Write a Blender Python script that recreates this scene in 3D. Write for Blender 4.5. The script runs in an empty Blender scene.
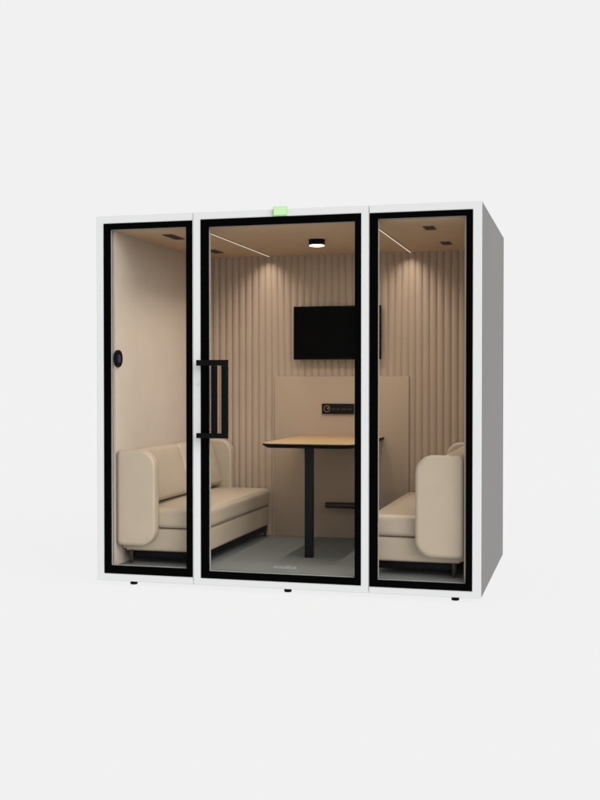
import bpy, bmesh, math, random
from mathutils import Vector, Matrix
random.seed(3)
S = bpy.context.scene
C = S.collection

# ------------------------------------------------------------------ helpers
def link(name, bm, mat, parent=None, smooth=False, label=None):
    me = bpy.data.meshes.new(name)
    bmesh.ops.recalc_face_normals(bm, faces=bm.faces[:])
    bm.to_mesh(me); bm.free()
    me.materials.append(mat)
    if smooth:
        for p in me.polygons: p.use_smooth = True
        if smooth != 'all':
            me.set_sharp_from_angle(angle=math.radians(35))
    o = bpy.data.objects.new(name, me); C.objects.link(o)
    if parent is not None: o.parent = parent; o.matrix_parent_inverse = parent_inv(parent)
    if label: o['label'] = label
    return o

def parent_inv(p):
    # every mesh is modelled in world coordinates; only a thing's Empty carries an offset
    return Matrix.Translation(-p.location) if p.type == 'EMPTY' else Matrix.Identity(4)

def thing(name, label, cat, loc, group=None):
    o = bpy.data.objects.new(name, None); C.objects.link(o)
    o.empty_display_size = .05
    o.location = loc
    o['label'] = label; o['category'] = cat
    if group: o['group'] = group
    return o

def box(bm, x0, x1, y0, y1, z0, z1, bevel=0, seg=2):
    r = bmesh.ops.create_cube(bm, size=1)
    vs = r['verts']
    for v in vs:
        v.co = Vector((x0+(v.co.x+.5)*(x1-x0), y0+(v.co.y+.5)*(y1-y0), z0+(v.co.z+.5)*(z1-z0)))
    if bevel:
        es = list({e for v in vs for e in v.link_edges})
        bmesh.ops.bevel(bm, geom=es, offset=bevel, segments=seg, affect='EDGES', profile=.5)

def boxm(*a, **k):
    bm = bmesh.new(); box(bm, *a, **k); return bm

def ring(x0, x1, z0, z1, ix0, ix1, iz0, iz1, y0, y1, bevel=0):
    """rectangular picture-frame ring lying in an xz plane"""
    bm = bmesh.new()
    o = [(x0, z0), (x1, z0), (x1, z1), (x0, z1)]
    i = [(ix0, iz0), (ix1, iz0), (ix1, iz1), (ix0, iz1)]
    V = {}
    for n, pts in (('o', o), ('i', i)):
        for k, (x, z) in enumerate(pts):
            for j, y in enumerate((y0, y1)): V[n, k, j] = bm.verts.new((x, y, z))
    for k in range(4):
        l = (k+1) % 4
        bm.faces.new([V['o', k, 0], V['o', l, 0], V['i', l, 0], V['i', k, 0]])
        bm.faces.new([V['o', k, 1], V['i', k, 1], V['i', l, 1], V['o', l, 1]])
        bm.faces.new([V['o', k, 0], V['o', k, 1], V['o', l, 1], V['o', l, 0]])
        bm.faces.new([V['i', k, 0], V['i', l, 0], V['i', l, 1], V['i', k, 1]])
    if bevel:
        es = [e for e in bm.edges if abs(e.verts[0].co.y-y0) < 1e-6 and abs(e.verts[1].co.y-y0) < 1e-6
              and len({round(v.co.x, 5) for v in e.verts}) + len({round(v.co.z, 5) for v in e.verts}) == 3]
        bmesh.ops.bevel(bm, geom=es, offset=bevel, segments=2, affect='EDGES')
    return bm

def cyl(bm, c, r, h, axis='Z', seg=32, r2=None, bevel=0):
    m = Matrix.Translation(c)
    if axis == 'Y': m = m @ Matrix.Rotation(math.pi/2, 4, 'X')
    if axis == 'X': m = m @ Matrix.Rotation(math.pi/2, 4, 'Y')
    g = bmesh.ops.create_cone(bm, cap_ends=True, segments=seg, radius1=r, radius2=r if r2 is None else r2, depth=h, matrix=m)
    if bevel:
        es = list({e for v in g['verts'] for e in v.link_edges if any(len(f.verts) > 4 for f in e.link_faces)})
        bmesh.ops.bevel(bm, geom=es, offset=bevel, segments=2, affect='EDGES')

def cylm(*a, **k):
    bm = bmesh.new(); cyl(bm, *a, **k); return bm

def spaced(a, b, r, n):
    """coordinates from a to b, fine inside the rounded margins r"""
    L = [a + r*(1-math.cos(t*math.pi/2/5)) for t in range(6)]
    M = [a+r+(b-a-2*r)*k/n for k in range(1, n)]
    R = [b - r*(1-math.cos(t*math.pi/2/5)) for t in range(5, -1, -1)]
    return L+M+R

def puff(x0, x1, y0, y1, z0, z1, r, bulge=(0, 0, 0), n=10, wr=0.0):
    """upholstered rounded box, bulge = extra swelling along +-x, +-y, +z"""
    X, Y, Z = spaced(x0, x1, r, n), spaced(y0, y1, r, n), spaced(z0, z1, r, max(3, n//2))
    bm = bmesh.new(); cache = {}
    cx, cy, cz = (x0+x1)/2, (y0+y1)/2, (z0+z1)/2
    def vert(p):
        k = tuple(round(c, 6) for c in p)
        if k in cache: return cache[k]
        x, y, z = p
        q = Vector((min(max(x, x0+r), x1-r), min(max(y, y0+r), y1-r), min(max(z, z0+r), z1-r)))
        d = Vector(p)-q
        co = q + d.normalized()*r if d.length > 1e-9 else Vector(p)
        u, v, w = (x-cx)/((x1-x0)/2), (y-cy)/((y1-y0)/2), (z-cz)/((z1-z0)/2)
        fu, fv, fw = 1-u**4, 1-v**4, 1-w**4
        if bulge[0]: co.x += bulge[0]*fv*fw*u*abs(u)**3
        if bulge[1]: co.y += bulge[1]*fu*fw*v*abs(v)**3
        if bulge[2] and w > 0: co.z += bulge[2]*fu*fv*w**4
        if wr:
            co.z += wr*math.sin(9*x+5*y)*math.sin(7*y-4*x+1)*max(0, w)**4*fu*fv
        cache[k] = bm.verts.new(co); return cache[k]
    def sheet(A, B, f):
        for i in range(len(A)-1):
            for j in range(len(B)-1):
                vs = [vert(f(A[i], B[j])), vert(f(A[i+1], B[j])), vert(f(A[i+1], B[j+1])), vert(f(A[i], B[j+1]))]
                if len(set(vs)) == 4:
                    try: bm.faces.new(vs)
                    except ValueError: pass
    for x in (x0, x1): sheet(Y, Z, lambda a, b: (x, a, b))
    for y in (y0, y1): sheet(X, Z, lambda a, b: (a, y, b))
    for z in (z0, z1): sheet(X, Y, lambda a, b: (a, b, z))
    bmesh.ops.remove_doubles(bm, verts=bm.verts[:], dist=1e-5)
    return bm

def rounded_poly(pts, rads, seg=10):
    out = []
    n = len(pts)
    for i, (p, r) in enumerate(zip(pts, rads)):
        p = Vector(p); a = Vector(pts[i-1]); b = Vector(pts[(i+1) % n])
        if r <= 0: out.append(p); continue
        da, db = (a-p).normalized(), (b-p).normalized()
        c = p + (da+db)*r
        s = p+da*r-c; e = p+db*r-c
        for k in range(seg+1):
            t = k/seg*math.pi/2
            out.append(c + s*math.cos(t) + e*math.sin(t))
    return out

def slab(poly, axis, a, b, bevel=0, seg=3):
    """extrude a 2-D outline: axis 'y' (outline in xz) or 'z' (outline in xy)"""
    bm = bmesh.new()
    f = (lambda p, t: (p[0], t, p[1])) if axis == 'y' else (lambda p, t: (p[0], p[1], t))
    lo = [bm.verts.new(f(p, a)) for p in poly]; hi = [bm.verts.new(f(p, b)) for p in poly]
    F = [bm.faces.new(lo), bm.faces.new(hi[::-1])]
    for i in range(len(poly)):
        j = (i+1) % len(poly)
        bm.faces.new([lo[i], lo[j], hi[j], hi[i]])
    if bevel:
        es = [e for e in bm.edges if any(fc in F for fc in e.link_faces)]
        bmesh.ops.bevel(bm, geom=es, offset=bevel, segments=seg, affect='EDGES', profile=.5)
        if bevel > .01:   # keeps the flat cap flat under smooth shading
            caps = sorted(bm.faces, key=lambda q: -len(q.verts))[:2]
            for q in caps: bmesh.ops.inset_individual(bm, faces=[q], thickness=.022)
    return bm

def tube(bm, pts, r, seg=8, closed=False):
    n = len(pts); rings = []
    for i, p in enumerate(pts):
        p = Vector(p)
        a = Vector(pts[i-1]) if (closed or i) else p
        b = Vector(pts[(i+1) % n]) if (closed or i < n-1) else p
        t = (b-a).normalized()
        u = t.cross(Vector((0, 1, 0)))
        if u.length < 1e-3: u = t.cross(Vector((1, 0, 0)))
        u.normalize(); w = t.cross(u)
        rings.append([bm.verts.new(p+u*r*math.cos(2*math.pi*k/seg)+w*r*math.sin(2*math.pi*k/seg)) for k in range(seg)])
    for i in range(n if closed else n-1):
        A, B = rings[i], rings[(i+1) % n]
        for k in range(seg): bm.faces.new([A[k], A[(k+1) % seg], B[(k+1) % seg], B[k]])
    if not closed:
        bm.faces.new(rings[0]); bm.faces.new(rings[-1])

# ------------------------------------------------------------------ studio light model
# uniform pale surround, dimmed in front, plus an added unseen soft source front right
BG, FRONT, KEY, KPOW = .878, -.40, 6.0, 9
KD = Vector((.74, -.60, .36)).normalized()
def irradiance(nrm):
    """mean radiance arriving on an unshadowed surface (cosine weighted)"""
    nrm = Vector(nrm); a = b = 0; n = 60
    for i in range(n):
        z = -1+2*(i+.5)/n
        for j in range(2*n):
            p = math.pi*(j+.5)/n; q = math.sqrt(1-z*z)
            d = Vector((q*math.cos(p), q*math.sin(p), z)); c = d.dot(nrm)
            if c <= 0: continue
            L = BG if z < 0 else BG + FRONT*max(0, -d.y) + KEY*max(0, d.dot(KD))**KPOW
            a += L*c; b += c
    return a/b
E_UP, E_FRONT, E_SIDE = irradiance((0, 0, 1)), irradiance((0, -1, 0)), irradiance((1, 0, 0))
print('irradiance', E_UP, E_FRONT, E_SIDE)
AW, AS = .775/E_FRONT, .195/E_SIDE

# ------------------------------------------------------------------ materials
def mat(name, col, rough=.5, noise=None, bump=None, metal=0, spec=.5, coat=0):
    """noise = (scale, amount) colour variation, bump = (scale, strength, distance)"""
    m = bpy.data.materials.new(name); m.use_nodes = True
    nt = m.node_tree; N = nt.nodes; L = nt.links
    b = N['Principled BSDF']
    b.inputs['Base Color'].default_value = (*col, 1)
    b.inputs['Roughness'].default_value = rough
    b.inputs['Metallic'].default_value = metal
    b.inputs['Specular IOR Level'].default_value = spec
    b.inputs['Coat Weight'].default_value = coat
    tc = N.new('ShaderNodeTexCoord')
    if noise:
        t = N.new('ShaderNodeTexNoise'); t.inputs['Scale'].default_value = noise[0]; t.inputs['Detail'].default_value = 5
        r = N.new('ShaderNodeMapRange'); r.inputs[1].default_value = .3; r.inputs[2].default_value = .7
        r.inputs[3].default_value = 1-noise[1]; r.inputs[4].default_value = 1+noise[1]
        x = N.new('ShaderNodeMix'); x.data_type = 'RGBA'; x.blend_type = 'MULTIPLY'; x.inputs[0].default_value = 1
        x.inputs[6].default_value = (*col, 1)
        L.new(tc.outputs['Object'], t.inputs['Vector']); L.new(t.outputs['Fac'], r.inputs[0])
        L.new(r.outputs[0], x.inputs[7]); L.new(x.outputs[2], b.inputs['Base Color'])
    if bump:
        t = N.new('ShaderNodeTexNoise'); t.inputs['Scale'].default_value = bump[0]; t.inputs['Detail'].default_value = 6
        g = N.new('ShaderNodeBump'); g.inputs['Strength'].default_value = bump[1]; g.inputs['Distance'].default_value = bump[2]
        L.new(tc.outputs['Object'], t.inputs['Vector']); L.new(t.outputs['Fac'], g.inputs['Height'])
        L.new(g.outputs['Normal'], b.inputs['Normal'])
    return m

def emit(name, col, st):
    m = bpy.data.materials.new(name); m.use_nodes = True
    nt = m.node_tree; nt.nodes.clear()
    e = nt.nodes.new('ShaderNodeEmission'); o = nt.nodes.new('ShaderNodeOutputMaterial')
    e.inputs[0].default_value = (*col, 1); e.inputs[1].default_value = st
    nt.links.new(e.outputs[0], o.inputs[0]); return m

def glass_mat(name, tint, refl):
    m = bpy.data.materials.new(name); m.use_nodes = True
    nt = m.node_tree; nt.nodes.clear(); N = nt.nodes; L = nt.links
    t = N.new('ShaderNodeBsdfTransparent'); t.inputs[0].default_value = (*tint, 1)
    g = N.new('ShaderNodeBsdfGlossy'); g.inputs['Roughness'].default_value = .02
    f = N.new('ShaderNodeFresnel'); f.inputs[0].default_value = 1.45
    k = N.new('ShaderNodeMath'); k.operation = 'MULTIPLY'; k.inputs[1].default_value = refl
    x = N.new('ShaderNodeMixShader'); o = N.new('ShaderNodeOutputMaterial')
    L.new(f.outputs[0], k.inputs[0]); L.new(k.outputs[0], x.inputs[0])
    L.new(t.outputs[0], x.inputs[1]); L.new(g.outputs[0], x.inputs[2]); L.new(x.outputs[0], o.inputs[0])
    return m

def oak_mat():
    m = mat('light_oak', (.50, .31, .15), .38)
    nt = m.node_tree; N = nt.nodes; L = nt.links; b = N['Principled BSDF']
    tc = N.new('ShaderNodeTexCoord'); mp = N.new('ShaderNodeMapping'); mp.inputs['Scale'].default_value = (3, 60, 8)
    t = N.new('ShaderNodeTexNoise'); t.inputs['Scale'].default_value = 1.2; t.inputs['Detail'].default_value = 8; t.inputs['Distortion'].default_value = .6
    r = N.new('ShaderNodeValToRGB'); e = r.color_ramp.elements
    e[0].position = .3; e[0].color = (.34, .21, .095, 1); e[1].position = .72; e[1].color = (.50, .335, .175, 1)
    L.new(tc.outputs['Object'], mp.inputs[0]); L.new(mp.outputs[0], t.inputs['Vector']); L.new(t.outputs['Fac'], r.inputs[0])
    L.new(r.outputs[0], b.inputs['Base Color']); return m

M = dict(
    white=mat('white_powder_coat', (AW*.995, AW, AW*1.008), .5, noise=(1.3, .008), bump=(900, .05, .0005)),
    side=mat('shaded_side_panel', (AS*1.02, AS*.98, AS*.95), .6, noise=(1.1, .03), bump=(700, .06, .0005)),  # the side's shade is put into this darker grey base colour
    black=mat('black_glass_border', (.0012, .0012, .0014), .35, spec=.01),
    coat=mat('black_powder_coat', (.0025, .0025, .003), .5, bump=(900, .08, .0005), spec=.06),
    edge_line=mat('grey_edge_line', (.34, .33, .32), .6),
    felt=mat('beige_wall_felt', (.49, .42, .355), .9, noise=(6, .03), bump=(500, .2, .0008), spec=.15),
    flute=mat('beige_fluted_felt', (.385, .30, .23), .9, noise=(5, .03), bump=(500, .2, .0008), spec=.15),
    ceil=mat('beige_ceiling_felt', (.475, .35, .24), .95, noise=(6, .02), bump=(500, .2, .0008), spec=.1),
    panel=mat('smooth_beige_board', (.365, .28, .205), .6, noise=(2, .02), bump=(300, .05, .0005), spec=.25),
    leather=mat('beige_leather', (.41, .34, .26), .42, noise=(7, .03), bump=(70, .13, .0022), spec=.4),
    leather2=mat('beige_leather_base', (.41, .338, .257), .45, noise=(7, .03), bump=(70, .13, .0022), spec=.4),
    carpet=mat('grey_carpet', (.175, .183, .175), .98, noise=(120, .12), bump=(350, .35, .002), spec=.05),
    oak=oak_mat(),
    pole=mat('dark_steel_post', (.004, .0045, .006), .4, spec=.12, bump=(900, .05, .0004)),
    screen=mat('switched_off_screen', (.002, .002, .0022), .3, spec=.0),
    bronze=mat('dark_bronze', (.035, .022, .015), .4, metal=.4),
    lock=mat('satin_steel', (.62, .62, .62), .4, metal=.2),
    led=emit('warm_led', (1, .86, .70), .85),
    lamp=emit('warm_lamp_diffuser', (1, .86, .66), 9.0),
    green=emit('green_lamp', (.66, .93, .52), .95),
    greendark=mat('green_lamp_body', (.30, .62, .24), .5),
    grey=mat('grey_print', (.265, .265, .257), .6),
    glass=glass_mat('clear_tinted_glass', (.985, .983, .978), .06),
    vent=mat('dark_vent', (.028, .018, .012), .7),
    ventframe=mat('brown_vent_frame', (.085, .055, .038), .6),
    socketface=mat('dark_socket', (.006, .006, .006), .4, spec=.1),
    ring=mat('copper_ring', (.30, .185, .09), .45, metal=.3),
    blue=emit('blue_display', (.17, .21, .42), .22),
)

# ------------------------------------------------------------------ setting
def floor_mat():
    m = bpy.data.materials.new('self_lit_studio_floor'); m.use_nodes = True
    nt = m.node_tree; nt.nodes.clear(); N = nt.nodes; L = nt.links
    d = N.new('ShaderNodeBsdfDiffuse'); d.inputs[0].default_value = (.035, .035, .035, 1)
    e = N.new('ShaderNodeEmission'); e.inputs[0].default_value = (1, 1, 1, 1); e.inputs[1].default_value = FLOOR_E  # floor glows by itself, so hardly any shade shows on it
    a = N.new('ShaderNodeAddShader'); o = N.new('ShaderNodeOutputMaterial')
    L.new(d.outputs[0], a.inputs[0]); L.new(e.outputs[0], a.inputs[1]); L.new(a.outputs[0], o.inputs[0])
    return m
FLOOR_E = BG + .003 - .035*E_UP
bm = bmesh.new()
bmesh.ops.create_circle(bm, cap_ends=True, segments=96, radius=300)
fl = link('floor', bm, floor_mat()); fl['kind'] = 'structure'; fl['label'] = 'seamless self-lit pale grey studio floor under the booth'

w = bpy.data.worlds.new('World'); S.world = w; w.use_nodes = True
nt = w.node_tree; N = nt.nodes; L = nt.links
bg = N['Background']
tc = N.new('ShaderNodeTexCoord'); sx = N.new('ShaderNodeSeparateXYZ')
k1 = N.new('ShaderNodeMath'); k1.operation = 'MULTIPLY'; k1.inputs[1].default_value = -1
k2 = N.new('ShaderNodeMath'); k2.operation = 'MAXIMUM'; k2.inputs[1].default_value = 0
k3 = N.new('ShaderNodeMath'); k3.operation = 'MULTIPLY_ADD'; k3.inputs[1].default_value = FRONT; k3.inputs[2].default_value = BG
L.new(tc.outputs['Generated'], sx.inputs[0]); L.new(sx.outputs['Y'], k1.inputs[0]); L.new(k1.outputs[0], k2.inputs[0])
dt = N.new('ShaderNodeVectorMath'); dt.operation = 'DOT_PRODUCT'; dt.inputs[1].default_value = KD
m0 = N.new('ShaderNodeMath'); m0.operation = 'MAXIMUM'; m0.inputs[1].default_value = 0
m1 = N.new('ShaderNodeMath'); m1.operation = 'POWER'; m1.inputs[1].default_value = KPOW
m2 = N.new('ShaderNodeMath'); m2.operation = 'MULTIPLY_ADD'; m2.inputs[1].default_value = KEY
L.new(tc.outputs['Generated'], dt.inputs[0]); L.new(dt.outputs['Value'], m0.inputs[0]); L.new(m0.outputs[0], m1.inputs[0])
L.new(k2.outputs[0], k3.inputs[0]); L.new(m1.outputs[0], m2.inputs[0]); L.new(k3.outputs[0], m2.inputs[2])
L.new(m2.outputs[0], bg.inputs['Strength'])
bg.inputs['Color'].default_value = (1, 1, 1, 1)

# ------------------------------------------------------------------ the booth
W, D, ZB, ZT = 2.309, 1.619, .03, 2.23
LX, RX, BY, FZ, CZ = .10, W-.10, 1.55, .116, 2.143
pod = thing('meeting_booth', 'large white framed glass fronted meeting booth with shade-toned grey side and black window borders',
            'office booth', (W/2, .8, 0))
G = .0008
def window(x0, x1, out, inn, name, label=None):
    f = link(name, ring(x0+G, x1-G, ZB, ZT, out[0]-.001, out[1]+.001, out[2]-.001, out[3]+.001, 0, .022, .002), M['white'], pod, True, label)
    link('black_border', ring(*out, *inn, -.002, .012), M['black'], f)
    link('pane', boxm(inn[0]-.01, inn[1]+.01, .0125, .0165, inn[2]-.01, inn[3]+.01), M['glass'], f)
    s = .0022
    link('edge_line', ring(inn[0]-.002, inn[1]+.002, inn[2]-.002, inn[3]+.002, inn[0]+s, inn[1]-s, inn[2]+s, inn[3]-s, .017, .030), M['edge_line'], f)  # thin grey ring put in for the light line along the glass edge
    link('inner_frame', ring(x0+.004, x1-.004, ZB+.004, ZT-.004, inn[0]-.004, inn[1]+.004, inn[2]-.004, inn[3]+.004, .0235, .05), M['black'], f)
    return f
window(0, .619, (.048, .614, .074, 2.184), (.089, .576, .122, 2.149), 'fixed_window', 'narrow fixed window left of the door')
door = window(.619, 1.675, (.667, 1.629, .072, 2.187), (.7155, 1.594, .113, 2.144), 'door')
window(1.675, W, (1.679, 2.2585, .069, 2.185), (1.7265, 2.2235, .108, 2.153), 'fixed_window', 'narrow fixed window right of the door')
# dark joint backing behind the hairline gaps and door handle
bm = bmesh.new()
box(bm, .661, .852, -.066, -.040, 1.327, 1.360, .002)
box(bm, .661, .852, -.066, -.040, .903, .932, .002)
box(bm, .816, .852, -.067, -.039, .9325, 1.3265, .002)
box(bm, .752, .786, -.064, -.042, .9325, 1.3265, .002)
for z0, z1 in ((1.329, 1.358), (.905, .930)): box(bm, .668, .700, -.0395, -.003, z0, z1, .002)
link('handle', bm, M['coat'], door, True)
bm = bmesh.new(); cyl(bm, (.651, -.003, 1.222), .009, .008, 'Y', 24, bevel=.001); box(bm, .6495, .6525, -.009, -.0065, 1.215, 1.229)
link('lock', bm, M['lock'], door, True)
# small printed word on the glass by the bottom edge
cu = bpy.data.curves.new('logo', 'FONT'); cu.body = 'woodlux'; cu.size = .036; cu.align_x = 'CENTER'; cu.extrude = .0003
tmp = bpy.data.objects.new('tmp', cu); C.objects.link(tmp)
dg = bpy.context.evaluated_depsgraph_get(); dg.update()
me = bpy.data.meshes.new_from_object(tmp.evaluated_get(dg)); bpy.data.objects.remove(tmp)
me.transform(Matrix.Translation((1.178, .0115, .147)) @ Matrix.Rotation(math.pi/2, 4, 'X') @ Matrix.Diagonal((1.12, .8, 1, 1)))
me.materials.clear(); me.materials.append(M['grey'])
lg = bpy.data.objects.new('logo', me); C.objects.link(lg); lg.parent = door; lg.matrix_parent_inverse = parent_inv(door)

Y0 = .0245
link('side_panel', boxm(0, .03, Y0, D, ZB, ZT, bevel=.0015), M['side'], pod, label='shade-toned grey outer side panel hidden at the left')
link('side_panel', boxm(W-.03, W, Y0, D, ZB, ZT, bevel=.0015), M['side'], pod, label='shade-toned grey outer side panel in view at the right')
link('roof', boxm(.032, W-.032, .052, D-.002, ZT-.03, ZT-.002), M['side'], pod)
link('base', boxm(.032, W-.032, .052, D-.002, ZB+.002, ZB+.06), M['black'], pod)
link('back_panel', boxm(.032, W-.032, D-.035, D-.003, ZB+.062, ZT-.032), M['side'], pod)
for x in (.205, 1.178, 2.158):
    for y in (.08, D-.09):
        bm = bmesh.new(); cyl(bm, (x, y, .0085), .022, .017, bevel=.002); cyl(bm, (x, y, .0245), .012, .0145)
        link('foot', bm, M['coat'], pod, True)
# linings
link('wall_lining', boxm(.034, LX, .051, BY+.02, FZ-.03, CZ+.03), M['felt'], pod, label='plain beige felt wall on the left')
link('wall_lining', boxm(RX, W-.034, .051, BY+.02, FZ-.03, CZ+.03), M['felt'], pod, label='plain beige felt wall on the right')
link('ceiling_lining', boxm(LX+.001, RX-.001, .0512, BY+.019, CZ, CZ+.035), M['ceil'], pod)
link('carpet', boxm(LX+.001, RX-.001, .0512, BY+.019, FZ-.022, FZ), M['carpet'], pod)
bm = bmesh.new()
P = .0502; n = int(round((RX-LX)/P)); P = (RX-LX)/n; prof = []
for i in range(n):
    for k in range(12):
        u = k/12
        prof.append((LX+(i+u)*P, BY - .011*(math.sin(math.pi*u)**.72)))
prof.append((RX, BY))
a = [bm.verts.new((x, y, FZ)) for x, y in prof]; b = [bm.verts.new((x, y, CZ)) for x, y in prof]
for i in range(len(prof)-1): bm.faces.new([a[i], a[i+1], b[i+1], b[i]])
fo = link('fluted_wall', bm, M['flute'], pod, 'all'); fo.data.set_sharp_from_angle(angle=math.radians(60))
link('wall_board', boxm(.684, 1.662, BY-.024, BY+.004, FZ+.001, 1.272, bevel=.002), M['panel'], pod, True)

# ------------------------------------------------------------------ built-in fittings
t = thing('status_light', 'small pale green light on the top edge of the booth above the door', 'indicator light', (1.158, 0, 2.19))
link('housing', boxm(1.115, 1.198, -.016, -.0005, 2.188, 2.243, bevel=.002), M['greendark'], t)
link('lens', boxm(1.120, 1.194, -.021, -.0165, 2.195, 2.240, bevel=.002), M['green'], t)

for x, lab in ((.640, 'warm light strip in the ceiling above the left sofa seat'), (1.672, 'warm light strip in the ceiling above the right sofa seat')):
    t = thing('light_strip', lab, 'light strip', (x, .85, CZ), 'warm light strips in the ceiling')
    link('channel', boxm(x-.0048, x+.0048, .09, BY-.016, CZ-.003, CZ-.0005), M['ventframe'], t)
    link('diffuser', boxm(x-.0028, x+.0028, .094, BY-.02, CZ-.006, CZ-.0035), M['led'], t)

lx, ly = 1.195, .72
t = thing('ceiling_lamp', 'short black round ceiling lamp with glowing underside above the table', 'ceiling lamp', (lx, ly, CZ))
bm = bmesh.new(); cyl(bm, (lx, ly, CZ-.0185), .052, .036, seg=48, bevel=.002)
link('housing', bm, M['coat'], t, True)
link('diffuser', cylm((lx, ly, CZ-.039), .047, .004, seg=48), M['lamp'], t, True)

for x, y0, y1, lab in ((.36, .24, .47, 'dark slot air vent in the ceiling above the front of the left sofa'),
                  (.36, 1.06, 1.24, 'dark slot air vent in the ceiling above the rear of the left sofa'),
                  (1.968, .29, .43, 'dark air vent in the ceiling above the front of the right sofa'),
                  (1.975, 1.03, 1.17, 'dark air vent in the ceiling above the rear of the right sofa')):
    hw = .026
    t = thing('air_vent', lab, 'air vent', (x, (y0+y1)/2, CZ), 'air vents in the booth ceiling')
    link('frame', boxm(x-hw-.007, x+hw+.007, y0, y1, CZ-.004, CZ-.0005, bevel=.001), M['ventframe'], t)
    bm = bmesh.new()
    for k in range(3): box(bm, x-hw+k*.0187, x-hw+.0145+k*.0187, y0+.012, y1-.012, CZ-.007, CZ-.0042)
    link('slats', bm, M['vent'], t)

# television
t = thing('television', 'black flat television switched off on the fluted back wall', 'television', (1.155, 1.50, 1.58))
tx0, tx1, tz0, tz1 = .839, 1.471, 1.391, 1.770
link('casing', boxm(tx0, tx1, 1.472, 1.500, tz0, tz1, bevel=.003), M['coat'], t, True)
link('screen', boxm(tx0+.008, tx1-.008, 1.4695, 1.4718, tz0+.014, tz1-.008), M['screen'], t)
link('wall_mount', boxm(1.03, 1.28, 1.5005, 1.546, 1.46, 1.70), M['coat'], t)

# control panel on the left wall
t = thing('control_panel', 'small black oval control panel with bluish display on the left wall', 'control panel', (LX, .068, 1.374))
def oval_yz(w_, h_, x0, x1, bev):
    pts = rounded_poly([(-w_, -h_), (w_, -h_), (w_, h_), (-w_, h_)], [w_*.98]*4, 10)
    bm = slab(pts, 'z', 0, 1)
    for v in bm.verts: v.co = Vector((x0+v.co.z*(x1-x0), .075+v.co.x, 1.374+v.co.y))
    return bm
link('case', oval_yz(.052, .052, LX+.0005, LX+.014, 0), M['coat'], t, True)
for v in t.children[0].data.vertices: v.co.z = 1.374+(v.co.z-1.374)*1.0
link('display', oval_yz(.018, .026, LX+.0142, LX+.0155, 0), M['blue'], t, True)

# socket strip
sy = BY-.0245
t = thing('socket_strip', 'black power socket strip on the beige wall board above the table', 'power socket', (1.154, sy, 1.04))
link('faceplate', boxm(1.037, 1.272, sy-.012, sy, 1.003, 1.077, bevel=.002), M['socketface'], t, True)
bm = bmesh.new()
tube(bm, [(1.075+.022*math.cos(a*math.pi/12), sy-.0135, 1.04+.022*math.sin(a*math.pi/12)) for a in range(24)], .0022, 6, True)
link('round_socket', bm, M['ring'], t, True)
bm = bmesh.new(); cyl(bm, (1.082, sy-.0130, 1.043), .006, .002, 'Y', 16)
link('pin', bm, M['ring'], t)
for x, hw in ((1.125, .012), (1.157, .012), (1.200, .016), (1.242, .016)):
    link('port', boxm(x-hw, x+hw, sy-.0145, sy-.0125, 1.032, 1.044), M['bronze'], t)

# foot rail
t = thing('foot_rail', 'dark bar fixed low on the wall board under the table', 'foot rail', (1.2, 1.44, .36))
bm = bmesh.new(); cyl(bm, (1.235, 1.42, .362), .022, .30, 'X', 20, bevel=.006); link('bar', bm, M['bronze'], t, True)
for x in (1.12, 1.35):
    bm = bmesh.new(); cyl(bm, (x, 1.482, .362), .010, .085, 'Y', 16); link('bracket', bm, M['bronze'], t, True)

# ------------------------------------------------------------------ table
t = thing('table', 'oak topped table with black chamfered edge on one black post', 'table', (1.22, .9, FZ))
TZ = .846
x0, x1, y0, y1 = .875, 1.487, .50, BY-.025
out = rounded_poly([(x0, y0), (x1, y0), (x1, y1), (x0, y1)], [.085, .085, 0, 0], 12)
link('tabletop', slab(out, 'z', TZ-.004, TZ, .0015, 2), M['oak'], t, True)
bm = bmesh.new()
cx, cy = (x0+x1)/2, (y0+y1)/2
def off(p, d): return (cx+(p[0]-cx)*(1-d/.3), y1+(p[1]-y1)*(1-d/1.0))
L3 = [(0, TZ-.0042), (0, TZ-.014), (.022, TZ-.030)]
R3 = [[bm.verts.new((*off(p, d), z)) for p in out] for d, z in L3]
bm.faces.new(R3[0]); bm.faces.new(R3[-1][::-1])
for A, B in zip(R3, R3[1:]):
    for i in range(len(out)): j = (i+1) % len(out); bm.faces.new([A[i], A[j], B[j], B[i]])
link('black_edge', bm, M['coat'], t, True)
px, py = 1.166, .64
link('post', slab(rounded_poly([(px-.026, py-.026), (px+.026, py-.026), (px+.026, py+.026), (px-.026, py+.026)], [.008]*4, 4), 'z', FZ+.001, TZ-.0305), M['pole'], t, True)
link('mounting_plate', boxm(px-.06, px+.06, py-.05, py+.07, TZ-.034, TZ-.0305), M['coat'], t)

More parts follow.
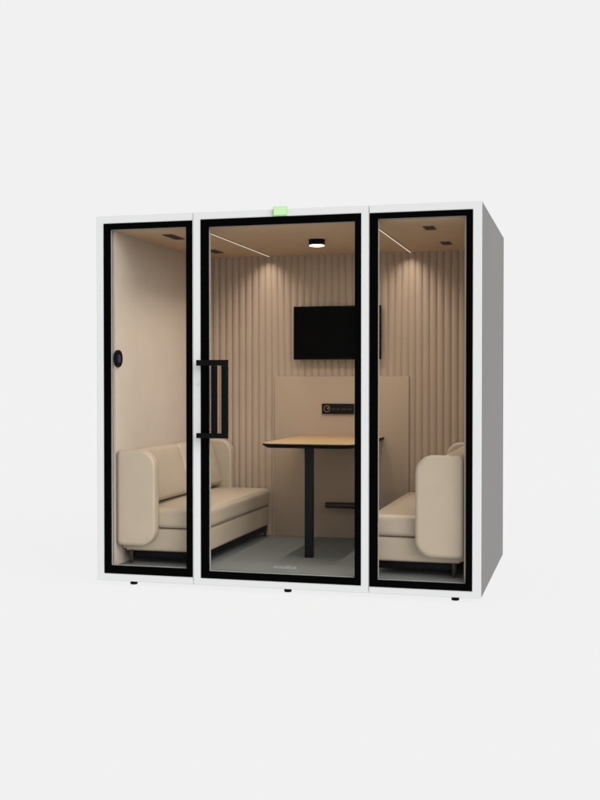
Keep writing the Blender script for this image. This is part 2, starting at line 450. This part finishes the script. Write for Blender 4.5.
# ------------------------------------------------------------------ sofas
def sofa(mirror, label):
    sg = -1 if mirror else 1
    def tx(bm):
        if mirror:
            for v in bm.verts: v.co.x = W - v.co.x
        return bm
    t = thing('sofa', label, 'sofa', (W-.37 if mirror else .37, .8, FZ), 'beige sofas facing each other')
    SB, SM, ST = .196, .338, .462
    y0, y1 = .125, 1.505
    link('base', tx(puff(.125, .648, y0, y1, SB, SM-.002, .018, n=8)), M['leather2'], t, 'all')
    sc = link('seat_cushion', tx(puff(.125, .657, y0-.004, y1+.004, SM+.001, ST, .030, (.005, .003, .014), n=16, wr=.002)), M['leather'], t, 'all')
    # back cushions lean on the wall
    ys = [(.124, .80), (.804, 1.456)]
    for a, b in ys:
        bm = puff(0, .105, a, b, 0, .338, .028, (.014, .003, .005), n=12)
        bm.transform(Matrix.Translation((.215, 0, ST+.006)) @ Matrix.Rotation(-math.radians(16), 4, 'Y'))
        link('back_cushion', tx(bm), M['leather'], t, 'all')
    # frame behind the cushions
    link('back_frame', tx(puff(.103, .150, .125, 1.455, SB+.01, .775, .02, n=6)), M['leather2'], t, 'all')
    for fy0, fy1, xr in ((.052, .113, .376 if mirror else .354), (1.458, 1.53, .376)):
        pts = rounded_poly([(.104, .240), (xr, .240), (xr, .815), (.104, .815)], [.03, .10, .10, .03], 14)
        a = link('armrest', tx(slab(pts, 'y', fy0, fy1, .026, 6)), M['leather'], t, 'all')
        bm = bmesh.new()
        q = rounded_poly([(.1065, .2425), (xr-.0025, .2425), (xr-.0025, .8125), (.1065, .8125)], [.0275, .0975, .0975, .0275], 14)
        tube(bm, [(p[0], fy0+.0262, p[1]) for p in q], .0042, 8, True)
        link('piping', tx(bm), M['leather2'], a, 'all')
    link('shade_block', tx(boxm(.15, .625, y0+.035, y1-.03, .150, SB-.001, bevel=.003)), M['coat'], t, True)  # dark block put in for the shade below the base
    for lx_ in (.165, .625):
        for ly_ in (.135, 1.475):
            bm = bmesh.new(); cyl(bm, (lx_, ly_, (FZ+SB)/2+.001), .009, SB-FZ-.001, r2=.016, seg=20)
            link('leg', tx(bm), M['bronze'], t, True)
    return t
sofa(False, 'beige leather sofa along the left wall with back cushions in view')
sofa(True, 'beige leather sofa along the right wall, mostly hidden behind its armrest')

# ------------------------------------------------------------------ lamps
def area(name, loc, sx_, sy_, watts, col, shape='RECTANGLE', spread=180):
    l = bpy.data.lights.new(name, 'AREA'); l.shape = shape; l.size = sx_; l.size_y = sy_; l.energy = watts; l.color = col; l.spread = math.radians(spread)
    o = bpy.data.objects.new(name, l); C.objects.link(o); o.location = loc; return o
for x in (.640, 1.672): area('strip_lamp', (x, .805, CZ-.008), .011, 1.35, 6.2, (1, .91, .80), spread=125)
area('ceiling_lamp_light', (lx, ly, CZ-.043), .09, .09, 4.5, (1, .90, .76), 'DISK')

# ------------------------------------------------------------------ camera
cam = bpy.data.cameras.new('Camera'); co = bpy.data.objects.new('Camera', cam); C.objects.link(co)
co.location = (2.8765, -6.1297, 1.2321)
co.rotation_euler = (math.pi/2 - .0165, 0, .2560)
cam.sensor_fit = 'HORIZONTAL'; cam.sensor_width = 36; cam.lens = 36*1099.27/600
cam.clip_end = 2000; cam.clip_start = .05
S.camera = co

S.render.engine = 'CYCLES'
S.cycles.use_denoising = True
S.cycles.max_bounces = 10; S.cycles.diffuse_bounces = 6; S.cycles.transparent_max_bounces = 16
S.cycles.sample_clamp_indirect = 6
S.view_settings.view_transform = 'Standard'; S.view_settings.look = 'None'
S.view_settings.exposure = 0; S.view_settings.gamma = 1
